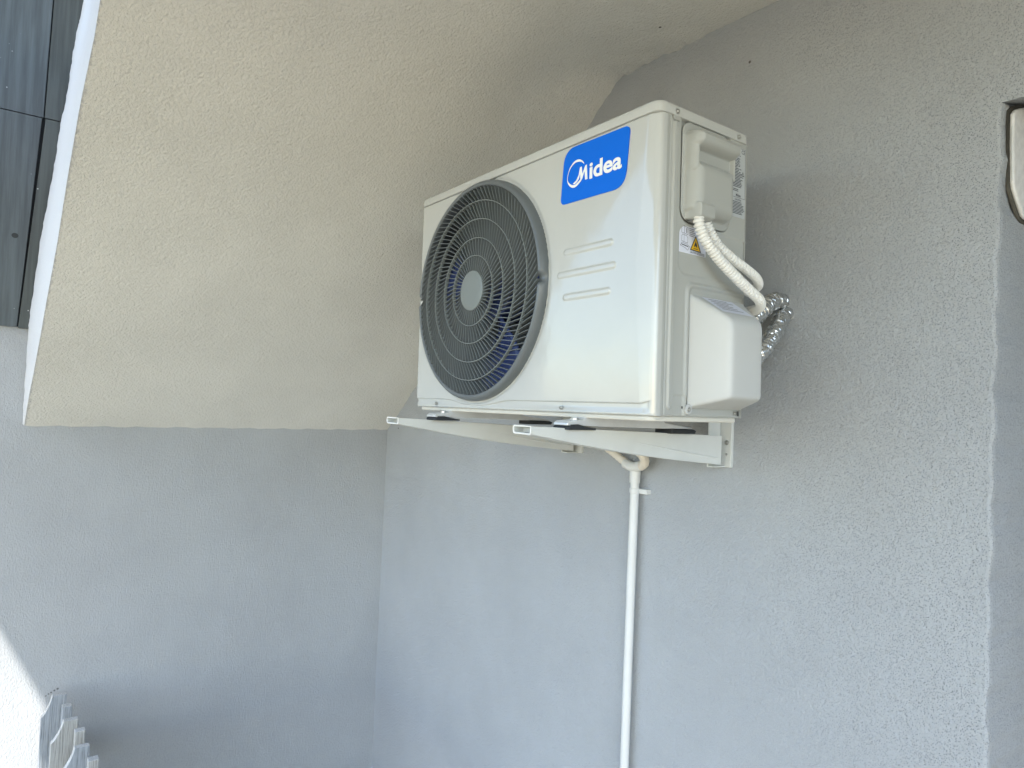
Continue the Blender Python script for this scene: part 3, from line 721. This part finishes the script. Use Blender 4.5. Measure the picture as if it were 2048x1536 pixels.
# ------------------------------------------------------------ wall brackets
def bracket(x0, x1, yf, ztf, zbf, ztw, zbw, label):
    """x0..x1 arm width, front y, top/bottom z at the front and at the wall"""
    root = empty('wall_bracket', (x1, YW, zbw), 0, label, 'bracket', 'steel brackets carrying the air conditioner')
    ox, oy, oz = x1, YW, zbw; t = 0.0022
    def P(x, y, z): return (x-ox, y-oy, z-oz)
    yw = 0.4105
    # tapering channel: right web, rounded left web, top, open at the front
    S = 24; v = []; f = []
    def zt_(u): return ztf+(ztw-ztf)*u
    def zb_(u):
        return zbf+(zbw-zbf)*(0.10*math.sin(u*math.pi)+u)
    def sect(u):
        a, b = zt_(u), zb_(u); w_ = x1-x0; h = a-b; rr = min(0.006, h*0.45)
        o = [(x1, a), (x1, b+0.0), (x1-0.003, b-0.0006)]
        o += [(x1-0.012, b-0.0006), (x0+rr, b-0.0006)]
        o += [(x0+rr*(1-math.sin(q)), b-0.0006+rr*(1-math.cos(q))) for q in (0.5, 1.0, 1.5708)]
        o += [(x0, a-0.003), (x0+0.003, a)]
        return o
    n = len(sect(0))
    for k in range(S+1):
        u = k/S; y = yf+(yw-yf)*u
        for (x, z) in sect(u): v.append(P(x, y, z))
    for k in range(S):
        for i in range(n): f.append((k*n+i, k*n+(i+1) % n, (k+1)*n+(i+1) % n, (k+1)*n+i))
    arm = MB().add(v, f).build('arm', mat_bracket, root); s_ = arm.modifiers.new('wall', 'SOLIDIFY'); s_.thickness = t; s_.offset = -1
    # pressed stiffening crease on the visible web
    MB().tube([P(x1-0.0006, yf+(yw-yf)*0.42, zt_(0.42)-0.016), P(x1-0.0006, yf+(yw-yf)*0.75, (zt_(0.75)+zb_(0.75))/2-0.009), P(x1-0.0006, yw-0.01, zb_(0.97)+0.012)], lambda s: 0.0022*min(1, 4*s+0.15), 8).build('crease', mat_bracket, arm, smooth=True)
    MB().box(x0+0.002-ox, x1-0.002-ox, yf+0.020-oy, yf+0.0215-oy, zbf+0.001-oz, ztf-0.0035-oz).build('added_end_plate', mat_bracket, arm)  # plate added so the open channel end looks lit inside
    # bright cut edge at the open front
    sec = [P(x, yf-0.0004, z) for x, z in sect(0)]
    MB().tube(sec+[sec[0]], 0.0010, 6).build('cut_edge', mat_bedge, arm)
    # wall plate (angle) and its end lip
    MB().box(x0+0.030-ox, x1+0.0095-ox, -0.009, 0.0, -0.006, 0.42).box(x0+0.028-ox, x0+0.0305-ox, -0.050, -0.0091, -0.006, 0.42).box(x0+0.031-ox, x1-0.004-ox, -0.050, -0.0092, -0.006, -0.0035).build('wall_plate', mat_bracket, root, bevel=0.001)
    for z, r_ in ((0.047, 0.0052), (0.0215, 0.0026)):
        s_ = screw('screw', (x1-0.0018-ox, -0.0095, z), 'y', r_, root)
    return root
bracket(0.553, 0.602, -0.110, -0.0205, -0.0335, -0.0335, -0.095, 'light grey bracket arm under the right end of the air conditioner, with screwed wall plate')
bracket(0.077, 0.131, -0.115, -0.0262, -0.0390, -0.0450, -0.103, 'light grey bracket arm under the fan end of the air conditioner')

# ------------------------------------------------------------ corrugated conduits from the wiring cover
def conduit(P, r, label, pitch=0.0062):
    P = [Vector(p) for p in P]; base = P[-1]
    c_ = spline([p-base for p in P], 16); L = sum((c_[i+1]-c_[i]).length for i in range(len(c_)-1))
    # resample evenly
    ds = 0.00075; out_ = [c_[0]]; acc = 0
    for i in range(len(c_)-1):
        seg = (c_[i+1]-c_[i]); l = seg.length; t = ds-acc
        while t < l: out_.append(c_[i]+seg*(t/l)); t += ds
        acc = l-(t-ds)
    n = len(out_)-1
    o = MB().tube(out_, lambda s: r*(1.05-0.34*(0.5+0.5*math.cos(2*math.pi*s*n*ds/pitch))**3), 22).me()
    ob = link('corrugated_conduit', o, mat_conduit, smooth='all'); ob.location = base
    return tag(ob, label, 'conduit', 'white conduits from the wiring cover')
def A2W(p): return ac.matrix_world @ Vector(p)
conduit([A2W(p) for p in ((0.789, 0.081, 0.334), (0.790, 0.083, 0.318), (0.793, 0.097, 0.294), (0.799, 0.125, 0.267), (0.803, 0.164, 0.243), (0.803, 0.205, 0.224), (0.797, 0.246, 0.211), (0.775, 0.275, 0.202), (0.73, 0.295, 0.200))], 0.0090,
        'white corrugated conduit curving behind the unit, the nearer and lower of the two')
conduit([A2W(p) for p in ((0.780, 0.112, 0.338), (0.781, 0.117, 0.324), (0.783, 0.141, 0.297), (0.788, 0.180, 0.276), (0.790, 0.216, 0.263), (0.786, 0.252, 0.252), (0.768, 0.282, 0.244), (0.73, 0.305, 0.24))], 0.0082,
        'white corrugated conduit curving behind the unit, the farther and upper of the two')

# ------------------------------------------------------------ foil-wrapped pipes
def foil(P, r, label, seed):
    base = Vector(P[-1]); c_ = spline([Vector(p)-base for p in P], 22); rg_ = np.random.RandomState(seed); m = len(c_)
    ns = rg_.rand(m, 28)*0.16
    for _ in range(1): ns = (ns+np.roll(ns, 1, 1)+np.roll(ns, 1, 0))/3
    m_ = MB(); st = {'i': -1}
    rows_ = []
    def rf(s):
        i = int(round(s*(m-1))); row = ns[i]; wr = 0.05*math.sin(i*1.9+seed)+0.04*math.sin(i*0.77)
        return lambda a: r*(0.93+row[int(a/(2*math.pi)*28+0.5) % 28]+wr*math.cos(a*2+i*0.4))
    me = m_.tube(c_, rf, 28).me(); ob = link('insulated_pipe', me, mat_foil, smooth=True, angle=28); ob.location = base
    return tag(ob, label, 'pipe', 'foil wrapped refrigerant pipes')
foil([(0.70, 0.27, 0.150), (0.727, 0.315, 0.192), (0.733, 0.345, 0.218), (0.727, 0.380, 0.237), (0.719, 0.415, 0.246), (0.715, 0.455, 0.247)], 0.0165, 'silver foil wrapped pipe entering the wall behind the unit, the upper and rear one', 3)
foil([(0.72, 0.27, 0.085), (0.748, 0.320, 0.130), (0.746, 0.352, 0.157), (0.740, 0.385, 0.184), (0.731, 0.418, 0.212), (0.724, 0.455, 0.224)], 0.0155, 'silver foil wrapped pipe entering the wall behind the unit, the lower and nearer one', 8)

# ------------------------------------------------------------ drain pipe
dr = empty('drain_pipe', (0.350, 0.4235, GZ), 0, 'straight white plastic drain pipe running down the grey wall under the air conditioner', 'pipe')
def D(x, y, z): return (x-0.350, y-0.4235, z-GZ)
pts = [D(0.3490+0.0012*math.sin(z*3.0), 0.4195, z) for z in np.linspace(-0.142, GZ, 30)]
MB().tube(pts, 0.0106, 24).build('pipe', mat_pipe, dr, smooth=True)
MB().tube([D(0.348, 0.4195, -0.163), D(0.348, 0.4195, -0.138), D(0.348, 0.4195, -0.1245)], [0.0128, 0.0132, 0.0128], 22).build('coupling', mat_pipe, dr, smooth=True)
MB().tube(spline([D(0.318, 0.4150, -0.1190), D(0.345, 0.4130, -0.1245), D(0.374, 0.4120, -0.1195)], 6), 0.0120, 18).build('tee', mat_pipe, dr, smooth=True)
MB().tube(spline([D(0.235, 0.400, -0.055), D(0.256, 0.408, -0.082), D(0.286, 0.414, -0.100), D(0.322, 0.415, -0.1185)], 10), lambda s: 0.0098+0.0006*math.sin(s*60), 16).build('hose', mat_hose, dr, smooth=True)
MB().tube(spline([D(0.372, 0.412, -0.1200), D(0.386, 0.409, -0.1130), D(0.390, 0.403, -0.0990), D(0.378, 0.398, -0.0850), D(0.355, 0.394, -0.0740), D(0.33, 0.39, -0.055)], 10), lambda s: 0.0112+0.0005*math.sin(s*70), 16).build('hose', mat_hose, dr, smooth=True)
MB().tube([D(0.3485, 0.4195, z) for z in (-0.176, -0.1765, -0.1875, -0.188)], [0.0108, 0.0124, 0.0124, 0.0108], 24).box(0.3595-0.350, 0.3830-0.350, 0.4235-0.4235, 0.4400-0.4235-0.0002, -0.188-GZ, -0.1765-GZ).build('clip', mat_pipe, dr, bevel=0.0008)

# ------------------------------------------------------------ picket fence running out from the side wall
fe = empty('picket_fence', (-0.90, -0.640, GZ), 0, 'grey painted wooden pickets with scooped shoulders at the bottom left corner', 'fence')
def F_(p): return (p[0]+0.90, p[1]+0.640, p[2]-GZ)
def picket(x, yl, yf0, yr, zt_, zs_, wood):
    arc = [(yl, zs_), (yl+(yf0-yl)*0.22, zs_+0.005), (yl+(yf0-yl)*0.52, zs_+(zt_-zs_)*0.32), (yl+(yf0-yl)*0.82, zs_+(zt_-zs_)*0.62), (yl+(yf0-yl)*0.97, zt_-0.006), (yf0+0.001, zt_)]
    arc = [(p[0], p[2]) for p in spline([(a, 0, b) for a, b in arc], 4)]
    poly = [(a+0.640, b-GZ) for a, b in arc]+[(yr+0.640, zt_-GZ), (yr+0.640, 0.05), (yl+0.640, 0.05)]
    me = MB().prism(poly, 0, x+0.90-0.019, x+0.90).me()
    me.materials.append(wood); me.materials.append(mat_woodend)
    for p in me.polygons: p.material_index = 0 if abs(p.normal.x) > 0.7 or p.normal.z < 0.25 and p.area > 0.01 else 1
    o = bpy.data.objects.new('picket', me); C.objects.link(o); o.parent = fe
    b = o.modifiers.new('bevel', 'BEVEL'); b.width = 0.0012; b.segments = 2; b.limit_method = 'ANGLE'
for x, yl, yf0, yr, zt_, zs_, wd in ((-0.919, -0.681, -0.657, -0.6196, -0.9010, -0.9586, mat_wood2), (-0.721, -0.6692, -0.6424, -0.6074, -0.9000, -0.9549, mat_wood), (-0.541, -0.6575, -0.6314, -0.5976, -0.9010, -0.9560, mat_wood2), (-0.35, -0.6465, -0.620, -0.586, -0.9010, -0.9560, mat_wood), (-0.16, -0.6355, -0.609, -0.575, -0.9010, -0.9560, mat_wood2)):
    picket(x, yl, yf0, yr, zt_, zs_, wd)
for x, y0, y1, z1, wd in ((-0.824, -0.6375, -0.6130, -0.9015, mat_wood2), (-0.634, -0.6225, -0.5985, -0.8995, mat_wood), (-0.451, -0.6100, -0.5865, -0.9000, mat_wood), (-0.26, -0.599, -0.575, -0.900, mat_wood)):
    me = MB().box(x+0.90-0.026, x+0.90, y0+0.640, y1+0.640, 0.05, z1-GZ).me(); me.materials.append(wd); me.materials.append(mat_woodend)
    for p in me.polygons: p.material_index = 1 if p.normal.z > 0.7 else 0
    o = bpy.data.objects.new('post', me); C.objects.link(o); o.parent = fe
    b = o.modifiers.new('bevel', 'BEVEL'); b.width = 0.002; b.segments = 2
m = MB()
for z in (-1.08, -1.42): m.prism([(-1.0205+0.90, -0.6300+0.640), (-1.0205+0.90, -0.6130+0.640), (-0.1+0.90, -0.557+0.640), (-0.1+0.90, -0.574+0.640)], 2, z-0.03-GZ, z+0.03-GZ)
m.build('rail', mat_wood, fe)
